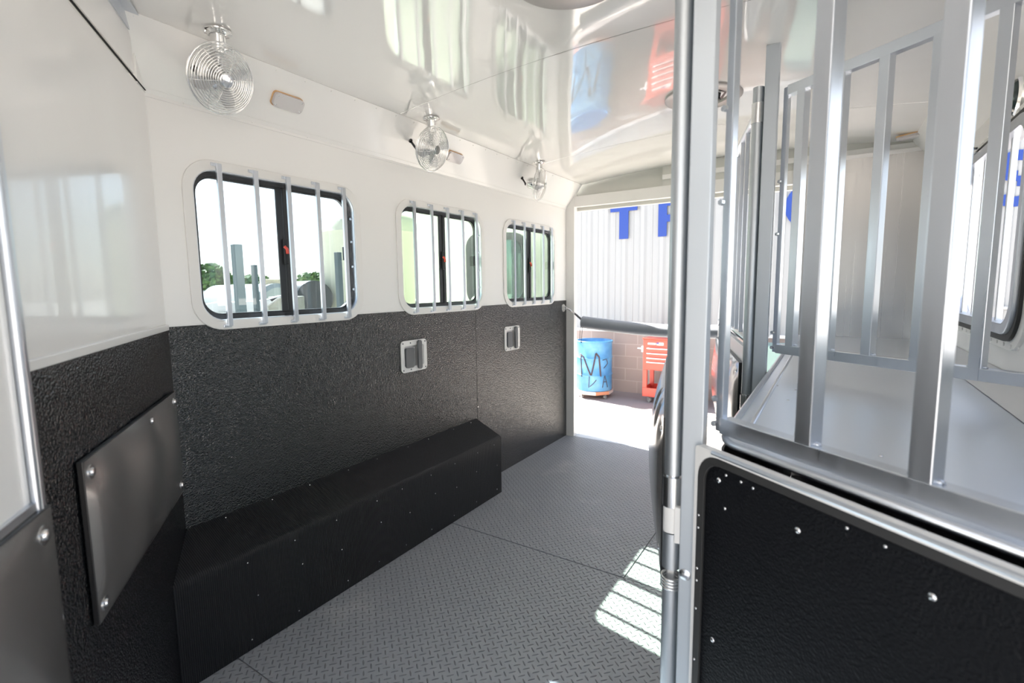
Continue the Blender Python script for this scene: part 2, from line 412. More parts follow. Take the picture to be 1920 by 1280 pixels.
# closed right-hand rear door, faced with aluminium
t = thing('door_2', 'closed rear door faced with brushed aluminium sheet', 'door', (-.25, YR, 0), kind='structure')
b = MB(); b.box(-.265, XR, YR-.03, YR-.004, -.01, 2.165); b.build('door_leaf', 'alu_dull', t)
b = MB(); b.plate(rr(.735, 1.15, .02, 0, 0), [], (.118, YR-.0305, 1.565), X_, Z_, 0, .003); b.plate(rect(-.37, .37, -.99, -.578), [], (.118, YR-.0305, 1.565), X_, Z_, 0, .003)
b.build('aluminium_sheet', 'alu_sheet', t)

# ================================================================== LEFT WINDOWS
def left_window(idx, yc):
    zc_ = (WZ0+WZ1)/2
    t = thing('window_%d' % idx, None, None, (XL, yc, zc_), kind='structure')
    o = (XL, yc, zc_)
    b = MB(); b.plate(rr(.80, .638, .112), [rr(.728, .566, .082)], o, Y_, Z_, .0005, .008)
    b.build('flange', 'white', t, bevel=.002, smooth=30)
    b = MB(); b.plate(rr(.734, .572, .085), [rr(.722, .56, .080)], o, Y_, Z_, -.05, .004)
    for z in (-.17, -.06, .06, .17): b.cyl((XL-.014, yc+.361, zc_+z), (XL-.014, yc+.353, zc_+z), .006, 8)
    b.build('reveal', 'alu', t, smooth=30)
    b = MB(); b.plate(rr(.722, .56, .080), [rr(.694, .530, .070)], o, Y_, Z_, -.046, -.022)
    b.plate(rr(.70, .54, .075), [rr(.680, .515, .064)], o, Y_, Z_, -.044, -.030)
    b.build('frame', 'blackframe', t, smooth=30)
    b = MB(); b.box(XL-.034, XL-.026, yc-.022, yc+.006, zc_-.262, zc_+.262); b.box(XL-.034, XL-.020, yc+.008, yc+.030, zc_-.262, zc_+.262)
    b.build('mullion', 'blackframe', t, bevel=.002)
    b = MB(); b.box(XL-.022, XL-.012, yc-.006, yc+.014, zc_-.06, zc_+.05)
    b.build('latch_bar', 'black', t, bevel=.003)
    b = MB(); b.tube([(XL-.012, yc-.004, zc_+.018), (XL-.006, yc+.004, zc_+.006), (XL-.006, yc+.006, zc_-.014)], .0065, 8)
    b.build('latch_tab', 'red', t, smooth=True)
    b = MB(); b.box(XL-.030, XL-.018, yc+.312, yc+.326, zc_-.03, zc_+.035); b.build('pull_tab', 'black', t, bevel=.002)
    b = MB(); b.plate(rr(.69, .525, .07), [], o, Y_, Z_, -.037, -.035); b.build('pane', 'glass' if idx == 1 else 'glass_green', t)
    for k in range(5):
        y = yc+(k-2)*.1425+.012
        b = MB(); b.box(XL+.012, XL+.024, y-.0095, y+.0095, WZ0+.014, WZ1-.012)
        b.box(XL+.007, XL+.013, y-.022, y+.0095, WZ0+.008, WZ0+.020); b.box(XL+.007, XL+.013, y-.024, y+.0095, WZ1-.022, WZ1-.010)
        b.cyl((XL+.012, y-.016, WZ0+.014), (XL+.016, y-.016, WZ0+.014), .004, 8); b.cyl((XL+.012, y-.018, WZ1-.016), (XL+.016, y-.018, WZ1-.016), .004, 8)
        b.build('guard_bar', 'alu', t, bevel=.0015)
for i, y in enumerate(WY): left_window(i+1, y)

# right drop-down windows
def right_window(idx, yc, wd, vis=True):
    t = thing('window_%d' % idx, None, None, (XR, yc, 1.532), kind='structure')
    o = (XR, yc, 1.532)
    b = MB(); b.plate(rr(wd+.13, .80, .14), [rr(wd+.01, .68, .09)], o, -Y_, Z_, .0, .010)
    for k in range(14):
        y = yc-wd/2-.03+k*(wd+.06)/13
        b.cyl((XR-.010, y, 1.532-.385), (XR-.014, y, 1.532-.385), .006, 8); b.cyl((XR-.010, y, 1.532+.385), (XR-.014, y, 1.532+.385), .006, 8)
    b.build('flange', 'white', t, smooth=30)
    b = MB(); b.plate(rr(wd+.05, .745, .12), [rr(wd+.0, .68, .09)], o, -Y_, Z_, .010, .020); b.build('seal', 'seal', t, smooth=30)
    b = MB(); b.plate(rr(wd+.02, .70, .11), [rr(wd-.05, .63, .085)], o, -Y_, Z_, -.03, .032); b.build('frame', 'alu', t, bevel=.003, smooth=30)
    nb = 5
    for k in range(nb):
        y = yc-wd/2+.02+(k+.5)*(wd-.04)/nb
        b = MB(); b.box(XR-.004, XR+.014, y-.008, y+.008, 1.532-.33, 1.532+.33); b.build('guard_bar', 'alu', t, bevel=.0015)
    b = MB(); b.box(XR-.045, XR-.03, yc+wd*.18, yc+wd*.18+.12, 1.532+.352, 1.532+.374)
    b.tube([(XR-.035, yc+wd*.18, 1.90), (XR-.07, yc+wd*.18-.02, 1.905), (XR-.075, yc+wd*.18-.10, 1.915)], .007, 10)
    b.cyl((XR-.03, yc+wd*.18+.06, 1.89), (XR-.06, yc+wd*.18+.06, 1.89), .012, 12)
    b.build('window_latch', 'chrome', t, smooth=30)
right_window(4, 2.64, .98); right_window(5, 1.40, .80)  # the second, nearer window is unseen and added for its light

# ================================================================== FLOOR MATS
def mat(x0, x1, y0, y1, z, label, pts=None):
    b = MB(); b.plate(pts or rect(x0, x1, y0, y1), [], (0, 0, 0), X_, Y_, -.005, z)
    return tag(b.build('rubber_mat', 'mat', bevel=.0012), label, 'floor mat')
mat(-1.79, -.20, .872, 2.104, .0, 'dark grey diamond plate rubber mat in front, running along the black wheel well box')
mat(-1.985, -.757, 2.108, YR-.01, .002, 'diamond plate rubber mat at the open rear doorway, its corner lifting over the others')
mat(-.752, -.20, 2.108, YR-.01, .0, 'narrow diamond plate rubber mat right of the doorway mat, mostly hidden by the post')
mat(-1.79, .49, -.6, .868, .0, 'diamond plate rubber mat in the near corner between slanted wall and wheel well box', [(-1.79, .868), (-1.79, .70), (-.72, -.06), (-.5, -.6), (.10, -.6), (.10, .55), (-.12, .72), (-.24, .868)])

# wheel well box
t = thing('wheel_well_box', 'long low black box covered in ribbed rubber along the left wall', 'wheel well', (XL, 1.6, 0))
b = MB(); x1 = -1.786; prof = [(XL+.004, .002), (x1, .002)]
for k in range(7):
    a = radians(0+ (90-22)*k/6); prof.append((x1-.022+.022*cos(a), .372+.022*sin(a)-.004))
prof += [(XL+.004, .474)]
yA = .812+.02; yB = 2.615
# left end follows the slanted wall
def yl(x): return .812-(x-XL)*.574/.819+.0102
A = [b.b.verts.new((x, yl(x), z)) for x, z in prof]; B_ = [b.b.verts.new((x, yB, z)) for x, z in prof]
n = len(prof)
for i in range(n-1): b.face([A[i+1], A[i], B_[i], B_[i+1]])
b.mi = 0
b.face(A); 
ob = b.build('cover', 'ribbed', t, smooth=35)
b = MB(); C_ = [b.b.verts.new((x, yB+.0006, z)) for x, z in prof]; b.face(list(reversed(C_))); 
D_ = [b.b.verts.new((x, yB-.003, z)) for x, z in prof]; b.face(D_)
for i in range(n): b.face([C_[i], C_[(i+1) % n], D_[(i+1) % n], D_[i]])
b.build('end_panel', 'fine_rubber', t)
b = MB()
for k in range(9):
    y = .95+k*.2
    for (x, z, nx, nz) in ((x1-.035, .386, .39, .92), (x1, .345, 1, 0), (x1, .20+.03*(k % 2), 1, 0), (x1, .04, 1, 0), (XL+.02, .468, .39, .92)):
        yy = y+random.uniform(-.03, .03); N_ = Vector((nx, 0, nz)).normalized()
        if yy < yl(x)+.03: continue
        b.lathe([(.0035, -.001), (.003, .0012), (0, .0018)], (x, yy, z), N_, 8)
b.islands('staple', 'zinc', t, smooth=True)

# recessed latches in the black wall
def latch(yc, zc_, label):
    t = thing('paddle_latch', label, 'latch', (XL+.004, yc, zc_), group=None)
    o = (XL+.004, yc, zc_)
    b = MB(); b.plate(rr(.205, .178, .022), [rr(.155, .118, .012)], o, Y_, Z_, 0, .006)
    b.build('plate', 'white', t, bevel=.0015, smooth=30)
    b = MB(); b.plate(rr(.155, .118, .012), [], o, Y_, Z_, .0, .0015)
    b.plate(rr(.05, .10, .008, .025, 0), [], o, Y_, Z_, .0015, .003); b.build('recess', 'alu_dull', t)
    b = MB(); b.plate(rr(.062, .112, .012, -.043, -.008), [], o, Y_, Z_, .0015, .016); b.build('lock_block', 'steel_gray', t, bevel=.003, smooth=30)
    b = MB(); b.plate(rr(.030, .165, .014, .030, .004), [], o, Y_, Z_, .012, .024); b.build('lever', 'steel_gray', t, bevel=.004, smooth=30)
    b = MB()
    for y in (-.088, -.03, .05, .088):
        for z in (-.075, .075): b.lathe([(.0045, 0), (.004, .002), (0, .0025)], Vector(o)+Vector((.006, y, z)), X_, 8)
    b.islands('screw', 'steel_gray', t, smooth=True)
latch(2.042, .975, 'white framed recessed divider latch between the first and second windows, nearer of two')
latch(3.070, .977, 'smaller looking white framed recessed latch below the last window by the doorway')

# ================================================================== SLANT WALL PAD + FOLDED DIVIDER
def pad(parent, o, Ud, Nd, w, h, bulge, bolts, name='pad', thick=.012, wrinkle=1.):
    o = Vector(o); Ud = Vector(Ud).normalized(); Nd = Vector(Nd).normalized()
    b = MB(); nx, nz = 44, 30; g = []
    rnd = random.Random(int(w*1000+h*77))
    wr = [(rnd.uniform(0, w), rnd.uniform(3, 9), rnd.uniform(-.5, .5), rnd.uniform(.0012, .0030)) for _ in range(5)]
    def H(u, v):
        e = min(u, w-u, v, h-v); s_ = max(0., sin(pi*u/w))**.55*max(0., sin(pi*v/h))**.55
        hh = thick+bulge*s_
        for c, k, sl, am in wr: hh += wrinkle*am*s_*sin((u-c-sl*v)*2*pi/.30+k)
        for (bu, bv) in bolts: hh -= (hh-thick)*.85*math.exp(-((u-bu)**2+(v-bv)**2)/.0009)
        return hh
    for i in range(nx+1):
        g.append([])
        for j in range(nz+1):
            u, v = w*i/nx, h*j/nz
            g[-1].append(b.b.verts.new(o+Ud*u+Z_*v+Nd*H(u, v)))
    flip = Ud.cross(Z_).dot(Nd) < 0
    def fc(l): b.face(list(reversed(l)) if flip else l)
    for i in range(nx):
        for j in range(nz): fc([g[i][j], g[i+1][j], g[i+1][j+1], g[i][j+1]])
    ob = b.build(name, 'vinyl', parent, smooth=True)
    b = MB(); b.obox(o+Ud*w/2+Z_*h/2+Nd*thick*.5, (Ud, Nd, Z_), (w/2+.002, thick*.5, h/2+.002)); b.build('backing', 'black', ob, bevel=.002)
    b = MB()
    for (bu, bv) in bolts:
        c = o+Ud*bu+Z_*bv+Nd*(thick+.001)
        b.lathe([(.016, -.001), (.016, .002), (.009, .0025), (.008, .006), (0, .008)], c, Nd, 18)
    b.islands('bolt', 'zinc', ob, smooth=40)
    return ob
t = thing('wall_pad', 'glossy black vinyl bump pad bolted to the slanted front wall', 'pad', tuple(C0+ES*.09+NS*.008+Z_*.83))
s0, s1 = .055, .83
pad(t, C0+ES*s0+NS*.010+Z_*.645, ES, NS, s1-s0, .36, .028, [(.03, .33), (.30, .33), (s1-s0-.03, .33), (s1-s0-.03, .03), (.03, .03)])
# divider folded flat against the slanted wall
gs = 1.075
DP = C0+NS*.040
t = thing('folded_divider', 'white stall divider with aluminium edge folded flat at the left edge of the picture', 'stall divider', tuple(DP+ES*(gs+.4)))
b = MB(); b.obox(DP+ES*(gs+.010)+NS*.006+Z_*1.01, (ES, NS, Z_), (.010, .010, .99))
b.tube([DP+ES*(gs+.022)+NS*.014+Z_*.02, DP+ES*(gs+.022)+NS*.014+Z_*2.0], .008, 12)
b.build('edge_tube', 'alu', t, smooth=35)
b = MB(); b.obox(DP+ES*(gs+.028+.4)+Z_*1.01, (ES, NS, Z_), (.4, .008, .99)); b.build('panel', 'skin', t)
b = MB(); b.obox(DP+ES*(gs+.026+.4)+NS*.012+Z_*1.02, (ES, NS, Z_), (.4, .004, .007)); b.build('rail', 'alu', t)
pad(t, DP+ES*(gs+.006)+NS*.012+Z_*.60, ES, NS, .72, .41, .03, [(.035, .375), (.35, .375), (.69, .375), (.035, .04)])

# ================================================================== FANS
def cage_fan(base, aim, label, cordpt):
    t = thing('cage_fan', label, 'fan', base, 'chrome cage fans under the ceiling')
    B0 = Vector(base); aim = Vector(aim).normalized()
    b = MB(); b.lathe([(.044, 0), (.044, -.004), (.030, -.007), (.024, -.012)], B0, Z_, 28)
    for k in range(3): b.cyl(B0+Vector((.036*cos(k*2.1), .036*sin(k*2.1), -.004)), B0+Vector((.036*cos(k*2.1), .036*sin(k*2.1), -.008)), .004, 8)
    b.build('mount', 'chrome', t, smooth=35)
    b = MB(); b.cyl(B0+Z_*-.008, B0+Z_*-.072, .0225, 24, .025); b.build('stem', 'chrome', t, smooth=35)
    c = B0+Vector((0, 0, -.150))
    m0 = c-aim*.035
    b = MB(); b.tube([B0+Z_*-.08, B0+Z_*-.10, m0+Z_*.035], .010, 10); b.lathe([(0, -.050), (.030, -.048), (.038, -.038), (.040, 0), (.036, .018), (0, .022)], m0-aim*.005, aim, 28)
    b.build('motor', 'chrome', t, smooth=35)
    b = MB(); rc = .110
    def prof(a): # dome profile: radius fraction -> axial offset
        return .030*sqrt(max(0, 1-(a)**2.6))
    for i in range(13):
        f_ = .20+.80*i/12; b.ring(c+aim*(prof(f_)+.006), aim, rc*f_, .0015 if i < 12 else .0026, 44, 5)
    for i in range(7):
        f_ = .42+.58*i/6; b.ring(c-aim*(prof(f_)*1.1), aim, rc*f_, .0014, 40, 4)
    ref = aim.cross(Z_).normalized(); rf2 = aim.cross(ref)
    for k in range(6):
        a = 2*pi*k/6+.3; dr = ref*cos(a)+rf2*sin(a)
        b.tube([c+aim*(prof(f_)+.005)+dr*rc*f_ for f_ in (.2, .4, .6, .8, .92, 1.)]+[c-aim*prof(f_)*1.1+dr*rc*f_ for f_ in (1., .9, .7, .42)], .0013, 5)
    b.build('cage', 'chrome', t, smooth=True)
    b = MB(); b.lathe([(0, .002), (.020, .001), (.022, -.003), (.0, -.005)], c+aim*.038, aim, 24); b.build('badge', 'chrome', t, smooth=35)
    b = MB(); b.lathe([(0, .022), (.014, .018), (.016, 0), (0, 0)], c-aim*.012, aim, 16)
    for k in range(4):
        a0_ = 2*pi*k/4+.5; rows = []
        for i in range(7):
            rad = .014+.082*i/6; wd = .55*sin(pi*(.18+.75*i/6))*.9
            row = []
            for j in range(6):
                a = a0_+(j/5-.5)*wd*1.3; dr = ref*cos(a)+rf2*sin(a)
                row.append(b.b.verts.new(c-aim*.002+dr*rad+aim*((j/5-.5)*.024)))
            rows.append(row)
        for i in range(6):
            for j in range(5): b.face([rows[i][j], rows[i+1][j], rows[i+1][j+1], rows[i][j+1]])
    b.build('blade_set', 'alu_dull', t, smooth=True)
    b = MB(); cp = Vector(cordpt); e = m0-aim*.045
    mid = (cp+e)/2+Vector((0, 0, -.03))
    pts = [cp, cp+(mid-cp)*.5+Vector((.012, 0, -.012)), mid, e-aim*.012+Z_*0, e]
    b.tube(pts, .006, 10); b.lathe([(.011, -.002), (.011, .004), (.006, .008)], cp, Vector((.78, 0, -.62)), 14)
    b.build('power_cord', 'black', t, smooth=True)
    b = MB(); b.tube([B0+Vector((.012, .012, -.055)), B0+Vector((.040, .022, -.058))], .003, 8); b.lathe([(.007, 0), (.007, .004), (0, .005)], B0+Vector((.018, .014, -.055)), Vector((1, .4, 0)), 8)
    b.build('thumb_screw', 'zinc', t, smooth=35)
AIM = Vector((.82, .40, -.36))
for (y, AIM, lab) in ((.955, Vector((.93, .05, -.36)), 'large chrome cage fan nearest the camera, above the first window'), (2.010, Vector((.88, -.02, -.30)), 'chrome cage fan above the second window, middle of the three fans'), (3.125, Vector((.90, .24, -.20)), 'chrome cage fan seen side on near the doorway, farthest of the three')):
    cage_fan((-1.775, y, zc(-1.775)-.001), AIM, lab, (-1.905, y+.0-.02, 2.124))

# cove lights
def cove_light(c, Uv, Vv, label):
    t = thing('cove_light', label, 'light', c)
    N_ = Vector(Uv).cross(Vector(Vv)).normalized()
    def oval(w, h): 
        pts = []
        for p in rr(w, h, .012, seg=4):
            f_ = 1-.10*(abs(p[0])/(w/2))**2; pts.append((p[0], p[1]*f_))
        return pts
    b = MB(); b.plate(rr(.132, .060, .016), [], c, Uv, Vv, 0, .007); b.build('gasket', 'amber', t, smooth=30)
    b = MB(); b.plate(rr(.128, .056, .016), [], c, Uv, Vv, .007, .022); b.build('lens', 'lens', t, bevel=.005, smooth=30)
    b = MB()
    for u in (-.052, .052):
        for v_ in (-.018, .018):
            p = Vector(c)+Vector(Uv).normalized()*u+Vector(Vv).normalized()*v_+N_*.022
            b.lathe([(.0038, -.001), (.0035, .0012), (0, .0015)], p, N_, 8)
    b.islands('screw', 'zinc', t, smooth=True)
N1 = Y_.cross(d)
for y, lab in ((1.287, 'small oblong white lamp on the sloped cove beside the nearest fan'), (2.35, 'small oblong white lamp right of the middle fan')):
    c = Vector((XL, y, 2.02))+d*.125
    cove_light(c, Y_, d, lab)
cove_light((.33, 3.80, zc(.33)-.001), (.8, -.6, 0), (-.6, -.8, 0), 'small lamp with amber edge on the ceiling behind the bars at the right')
# round chrome dome above right window
t = thing('dome_lamp', 'round chrome dome at the right edge of the picture above the barred window', 'light', (XR, 2.44, 1.985))
b = MB(); b.lathe([(.075, 0), (.075, .008), (.062, .014), (.058, .012)], (XR, 2.44, 1.985), (-1, 0, 0), 36); b.build('bezel', 'chrome', t, smooth=35)
b = MB(); b.lathe([(.058, .010), (.045, .028), (.02, .038), (0, .04)], (XR, 2.44, 1.985), (-1, 0, 0), 36); b.build('lens', 'dark_glass', t, smooth=True)

# ceiling vents
def vent(x, y, Rv, label):
    z = zc(x)
    t = thing('ceiling_vent', label, 'vent', (x, y, z), 'round ceiling vents')
    b = MB(); b.lathe([(Rv, .002), (Rv, -.010), (Rv-.012, -.016), (Rv*.66, -.012), (Rv*.62, -.002), (Rv*.62, .003)], (x, y, z), Z_, 48); b.build('ring', 'vent_ring', t, smooth=40)
    b = MB()
    pr = [(Rv*.60, -.004), (Rv*.46, .0), (Rv*.44, -.022), (0, -.026)]
    b.lathe(pr, (x, y, z), Z_, 8); b.build('cover', 'black', t)
    b = MB(); b.box(x-Rv*.45, x+Rv*.45, y-.012, y+.012, z-.032, z-.024); b.build('handle', 'black', t, bevel=.003)
vent(-.585, 2.66, .18, 'round grey ringed ceiling vent partly hidden behind the white post')
vent(-.70, 1.42, .18, 'round ceiling vent cut off by the top edge of the picture')

# ================================================================== RIGHT: MANGER DECK, POSTS, GRATES
DX0, DZ = -.198, 1.0
def onD(D, x): return Vector((x, (D-.574*x)/.819, 0))
t = thing('manger_deck', 'long aluminium manger deck with rolled edge running back along the right wall', 'deck', (.14, 2.2, 0))
# plan outline of the deck, nose cut parallel to slant with rounded corner
p0 = onD(.848, DX0+.0); p1 = onD(.848, XR-.018)
out = [(p1.x, p1.y), (XR-.004, p1.y+.02), (XR-.004, YR-.034), (DX0, YR-.034)]
cn = []
for k in range(6):
    f_ = k/5; A1 = Vector((p0.x, p0.y+.065, 0)); A2 = p0; A3 = p0+ES*.055
    cn.append(A1*(1-f_)**2+A2*2*f_*(1-f_)+A3*f_**2)
out += [(c.x, c.y) for c in cn]
b = MB(); b.plate(out, [], (0, 0, 0), X_, Y_, DZ-.004, DZ); 
b.build('deck_sheet', 'alu_deck', t)
b = MB()
b.plate([(.425, .78), (XR-.005, .73), (XR-.005, YR-.034), (.425, YR-.034)], [], (0, 0, DZ+.001), X_, Vector((0, 1, 0)), 0, .001)
wv = [b.b.verts.new(p) for p in ((.42, .76, DZ+.002), (XR-.003, .71, DZ+.055), (XR-.003, YR-.034, DZ+.055), (.42, YR-.034, DZ+.002))]; b.face(wv)
b.build('tapered_flashing', 'alu_deck', t)
b = MB(); b.box(.0-.062, .0-.060, 1.15, YR-.04, DZ+.0003, DZ+.0009)
b.build('seam', 'alu_dull', t)
b = MB(); edge = [Vector((DX0, YR-.034, DZ+.004))]+[Vector((c.x, c.y, DZ+.004)) for c in cn]+[Vector((p1.x, p1.y, DZ+.004))]
b.tube(edge, .008, 12)
b.tube([e_+(X_*.040 if i < 2 else NS*.0) + Z_*-.004 for i, e_ in enumerate([Vector((DX0, YR-.034, DZ+.004)), Vector((DX0, 1.3, DZ+.004))])], .006, 8)
b.build('rolled_edge', 'alu', t, smooth=True)
b = MB()
for (x, y) in ((-.07, 1.95), (-.09, 1.9), (-.045, 1.97), (-.10, 1.72), (-.15, 1.95), (-.02, 1.3), (.1, 1.25)): b.lathe([(.004, 0), (.0035, .0015), (0, .002)], (x, y, DZ), Z_, 8)
b.islands('rivet', 'zinc', t, smooth=True)
b = MB(); b.box(DX0+.004, DX0+.010, 1.16, YR-.034, .0, DZ-.005); b.build('side_panel', 'alu_sheet', t)

# black lower panel with white frame under the deck nose
t = thing('lower_divider_panel', 'large black textured panel in a rounded white frame filling the lower right corner', 'stall divider', tuple(onD(.75, .15)))
po = onD(.825, -.2355); wdt = (XR-(-.2355))/.819-.014
NF = -NS
b = MB(); b.plate(rr(wdt, .992, .008, wdt/2, .498, 8), [rr(wdt-.010, .966, .060, wdt/2+.001, .499, 8)], po+NF*0, ES, Z_, 0, .022)
b.build('frame', 'white', t, bevel=.003, smooth=30)
b = MB(); b.plate(rr(wdt-.008, .970, .055, wdt/2+.001, .499, 8), [], po+NS*.002, ES, Z_, 0, .014); b.build('black_sheet', 'panel_black', t)
b = MB(); b.plate(rr(wdt-.011, .965, .060, wdt/2+.001, .499, 8), [rr(wdt-.050, .928, .045, wdt/2+.001, .499, 8)], po, ES, Z_, .012, .019); b.build('edge_seal', 'seal', t, bevel=.002, smooth=30)
b = MB()
Np = ES.cross(Z_)
def sc(u, v_, r=.006, o_=.012): b.lathe([(r, -.001), (r*.9, .0015), (0, .003)], po+ES*u+Z_*v_+Np*o_, Np, 12)
for (u, v_) in ((.062, .930), (.255, .905), (.47, .905), (.06, .55), (.06, .25)): sc(u, v_, .0065)
for (u, v_) in ((.085, .950), (.125, .950), (.155, .948), (.345, .952), (.405, .950), (.085, .875)): sc(u, v_, .0035, .014)
for v_ in (.83, .80, .70, .67, .60, .47, .33): sc(.014, v_, .003, .019)
b.islands('rivet', 'zinc', t, smooth=True)
b = MB(); 
b.tube([po+ES*.05+Z_*.990+Np*.020, po+ES*(wdt-.01)+Z_*.990+Np*.020], .005, 8); b.build('top_rail', 'alu', t, smooth=30)

# posts
def post(base, label, z1, size=.048):
    o = MB(); o.obox(base+Z_*z1/2, (X_, Y_, Z_), (size/2, size/2, z1/2))
    return tag(o.build('support_post', 'alu_post', bevel=.003), label, 'post')
M['alu_post'] = NB('pale_satin_post', Base_Color=(.52, .56, .60), Roughness=.40, Metallic=.35).m
PA = Vector((-.258, 1.19, 0))
post(PA, 'pale square floor to ceiling post beside the black lower panel', 2.258, .047)
PB = Vector((-.238, 2.245, 0))
post(PB, 'pale square post farther back where the second grate starts', 2.262, .048)

def grate(D, x0, xs, zb, zt, x1, label, ts=.034):
    t = thing('bar_grate', label, 'grate', tuple(onD(D, x0)+Z_*zb))
    a = onD(D, x0); e = onD(D, x1)
    b = MB(); b.bar(a+Z_*(zb+ts/2), e+Z_*(zb+ts/2), ts, ts+.004); b.build('bottom_rail', 'alu', t, bevel=.002)
    b = MB(); b.bar(a+Z_*(zt-ts/2), e+Z_*(zt-ts/2), ts, ts+.004); b.build('top_rail', 'alu', t, bevel=.002)
    b = MB(); b.obox(a-ES*.010+Z_*(zb+zt)/2, (ES, NS, Z_), (.010, .009, (zt-zb)/2+.0)); b.build('stile', 'alu', t, bevel=.002)
    for x in xs:
        c = onD(D, x)
        if x < x1-.02:
            b = MB(); b.obox(c+Z_*(zb+zt)/2, (ES, NS, Z_), (ts/2, ts/2, (zt-zb)/2-ts*.98)); b.build('bar', 'alu', t, bevel=.002)
    b = MB()
    for x in xs:
        c = onD(D, x)
        if x < x1-.02:
            for sg in (1, -1):
                b.lathe([(0, .006), (.007, .003), (.008, 0), (0, -.004)], c+ES*sg*(ts/2+.002)+Z_*(zb+ts+.003)+Vector((0, 0, 0)), Z_, 8)
    b.islands('weld', 'alu', t, smooth=True)
    b = MB()
    for z in ((zb+.02), zb+.08, zt-.35, zt-.55):
        b.cyl(a-ES*.012-NS*(ts/2)+Z_*z, a-ES*.012-NS*(ts/2+.008)+Z_*z, .007, 6)
    b.islands('bolt', 'zinc', t)
grate(.885, -.198, [-.027, .137, .300, .46], 1.014, 2.09, XR-.006, 'nearest aluminium bar grate standing over the black lower panel')
grate(1.735, -.176, [-.128, -.007, .108, .229, .352, .47], 1.082, 2.10, XR-.006, 'second aluminium bar grate farther back across the manger deck', .032)

# swing dividers
DV = Vector((-.264, .965, 0)).normalized(); NV = Vector((-.965, -.264, 0)).normalized()
def swing(hp, label, full, zt, upper=True, spring=True):
    t = thing('swing_divider', label, 'stall divider', tuple(hp))
    for za, zb_, r in ((.10, .605, .020), (.66, .752, .021), (.90, zt, .0205)):
        b = MB(); b.cyl(hp+Z_*za, hp+Z_*zb_, r, 24); b.build('hinge_tube', 'alu_tube', t, smooth=35)
    for z in ((.895,) if spring else (.895, zt-.06)):
        b = MB()
        b.cyl(hp+Z_*(z-.075), hp+Z_*z, .0235, 24); b.cyl(hp+Z_*z, hp+Z_*(z+.004), .016, 16); b.cyl(hp+Z_*(z+.002), hp+Z_*(z+.014), .010, 6)
        b.build('hinge_barrel', 'zinc', t, smooth=35)
    b = MB(); b.cyl(hp+Z_*.755, hp+Z_*.82, .021, 24); b.obox(hp+X_*.022-Y_*.004+Z_*.78, (X_, Y_, Z_), (.010, .018, .045)); b.build('spacer', 'white', t, smooth=35)
    if spring:
        b = MB(); pts = []
        for k in range(81):
            a = 2*pi*4*k/80; pts.append(hp+Vector((.0215*cos(a), .0215*sin(a), .640-.032*k/80-.0)))
        pts = [hp+Vector((.012, .0, .69)), hp+Vector((.026, .006, .665))]+pts
        b.tube(pts, .0036, 8); b.build('coil_spring', 'zinc', t, smooth=True)
    if upper:
        b = MB(); L_ = full
        # outline tube: from hinge top, arc down to the tail
        top = [hp+DV*.03+Z_*(zt-.08)]
        for k in range(9):
            f_ = k/8; sq = .03+f_*(L_-.03); top.append(hp+DV*sq+Z_*(zt-.09-.75*(max(0, sq-.5)/.65)**1.6))
        b.tube(top, .014, 10); b.tube([hp+DV*.03+Z_*1.125, hp+DV*L_+Z_*1.125], .014, 10); b.tube([top[-1], hp+DV*L_+Z_*1.125], .014, 10)
        b.build('upper_frame', 'alu', t, smooth=True)
        nb = 8; L_ = L_
        for k in range(nb):
            s_ = .10+k*(L_-.16)/(nb-1); f_ = (s_-.03)/(L_-.03)
            b = MB(); c = hp+DV*s_; z1_ = zt-.10-.75*(max(0, s_-.5)/.65)**1.6
            b.obox(c+Z_*(1.135+z1_)/2, (DV, NV, Z_), (.0085, .0085, (z1_-1.135)/2)); b.build('bar', 'alu', t, bevel=.0015)
    pad(t, hp+DV*.06+NV*.010+Z_*.60, DV, NV, full-.14, .42 if upper else .42, .050, [(.05, .38), (.22, .38), (.40, .38), (.05, .05)], thick=.016, wrinkle=0)
    b = MB(); b.obox(hp+DV*(full/2)+Z_*.80, (DV, NV, Z_), (full/2, .010, .29)); b.build('panel', 'alu_dull', t, bevel=.003)
    return t
HA = PA-X_*.049+Y_*.004
swing(HA, 'divider hinged on the near post, seen edge on with its bulging black pad', 1.25, 2.22, True, True)
HB = PB-X_*.047+Y_*.002
swing(HB, 'divider hinged on the rear post with a row of bars above its black pad', 1.25, 2.12, True, False)
t = tag(MB().lathe([(.014, 0), (.014, .003), (.009, .006), (0, .008)], PA+Z_*.665-Y_*.0225-X_*.008, -Y_, 20).build('post_bolt', 'zinc', smooth=35), 'single round headed zinc bolt low on the near post', 'bolt')

# ================================================================== REAR BUTT BAR
t = thing('butt_bar', 'grey foam covered chain strung across the open rear doorway', 'butt bar', (-1.4, YR-.02, 1.02))
pl = Vector((XL+.0042, 3.905, 1.163))
b = MB(); b.lathe([(.034, 0), (.034, .004), (.022, .005), (.020, .003), (0, .003)], pl, X_, 28)
for k in range(4): b.lathe([(.004, .004), (.003, .007), (0, .008)], pl+Vector((0, .027*cos(k*pi/2+.7), .027*sin(k*pi/2+.7))), X_, 8)
b.build('anchor_plate', 'chrome', t, smooth=35)
b = MB(); e0 = pl+Vector((.005, 0, 0)); 
b.tube([e0+Vector((0, 0, .014)), e0+Vector((.02, .002, .012)), e0+Vector((.028, .004, 0)), e0+Vector((.02, .002, -.012)), e0+Vector((0, 0, -.014))], .004, 8)
b.tube([pl+Vector((.028, .004, 0)), pl+Vector((.05, .02, -.012)), pl+Vector((.075, .035, -.036))], [.004, .008, .005], 8)
b.ring(pl+Vector((.085, .04, -.043)), (0, .3, 1), .012, .003, 18, 6); b.build('snap_hook', 'zinc', t, smooth=True)
st0 = Vector((-1.895, 3.955, 1.112)); st1 = Vector((-1.815, 3.965, 1.045))
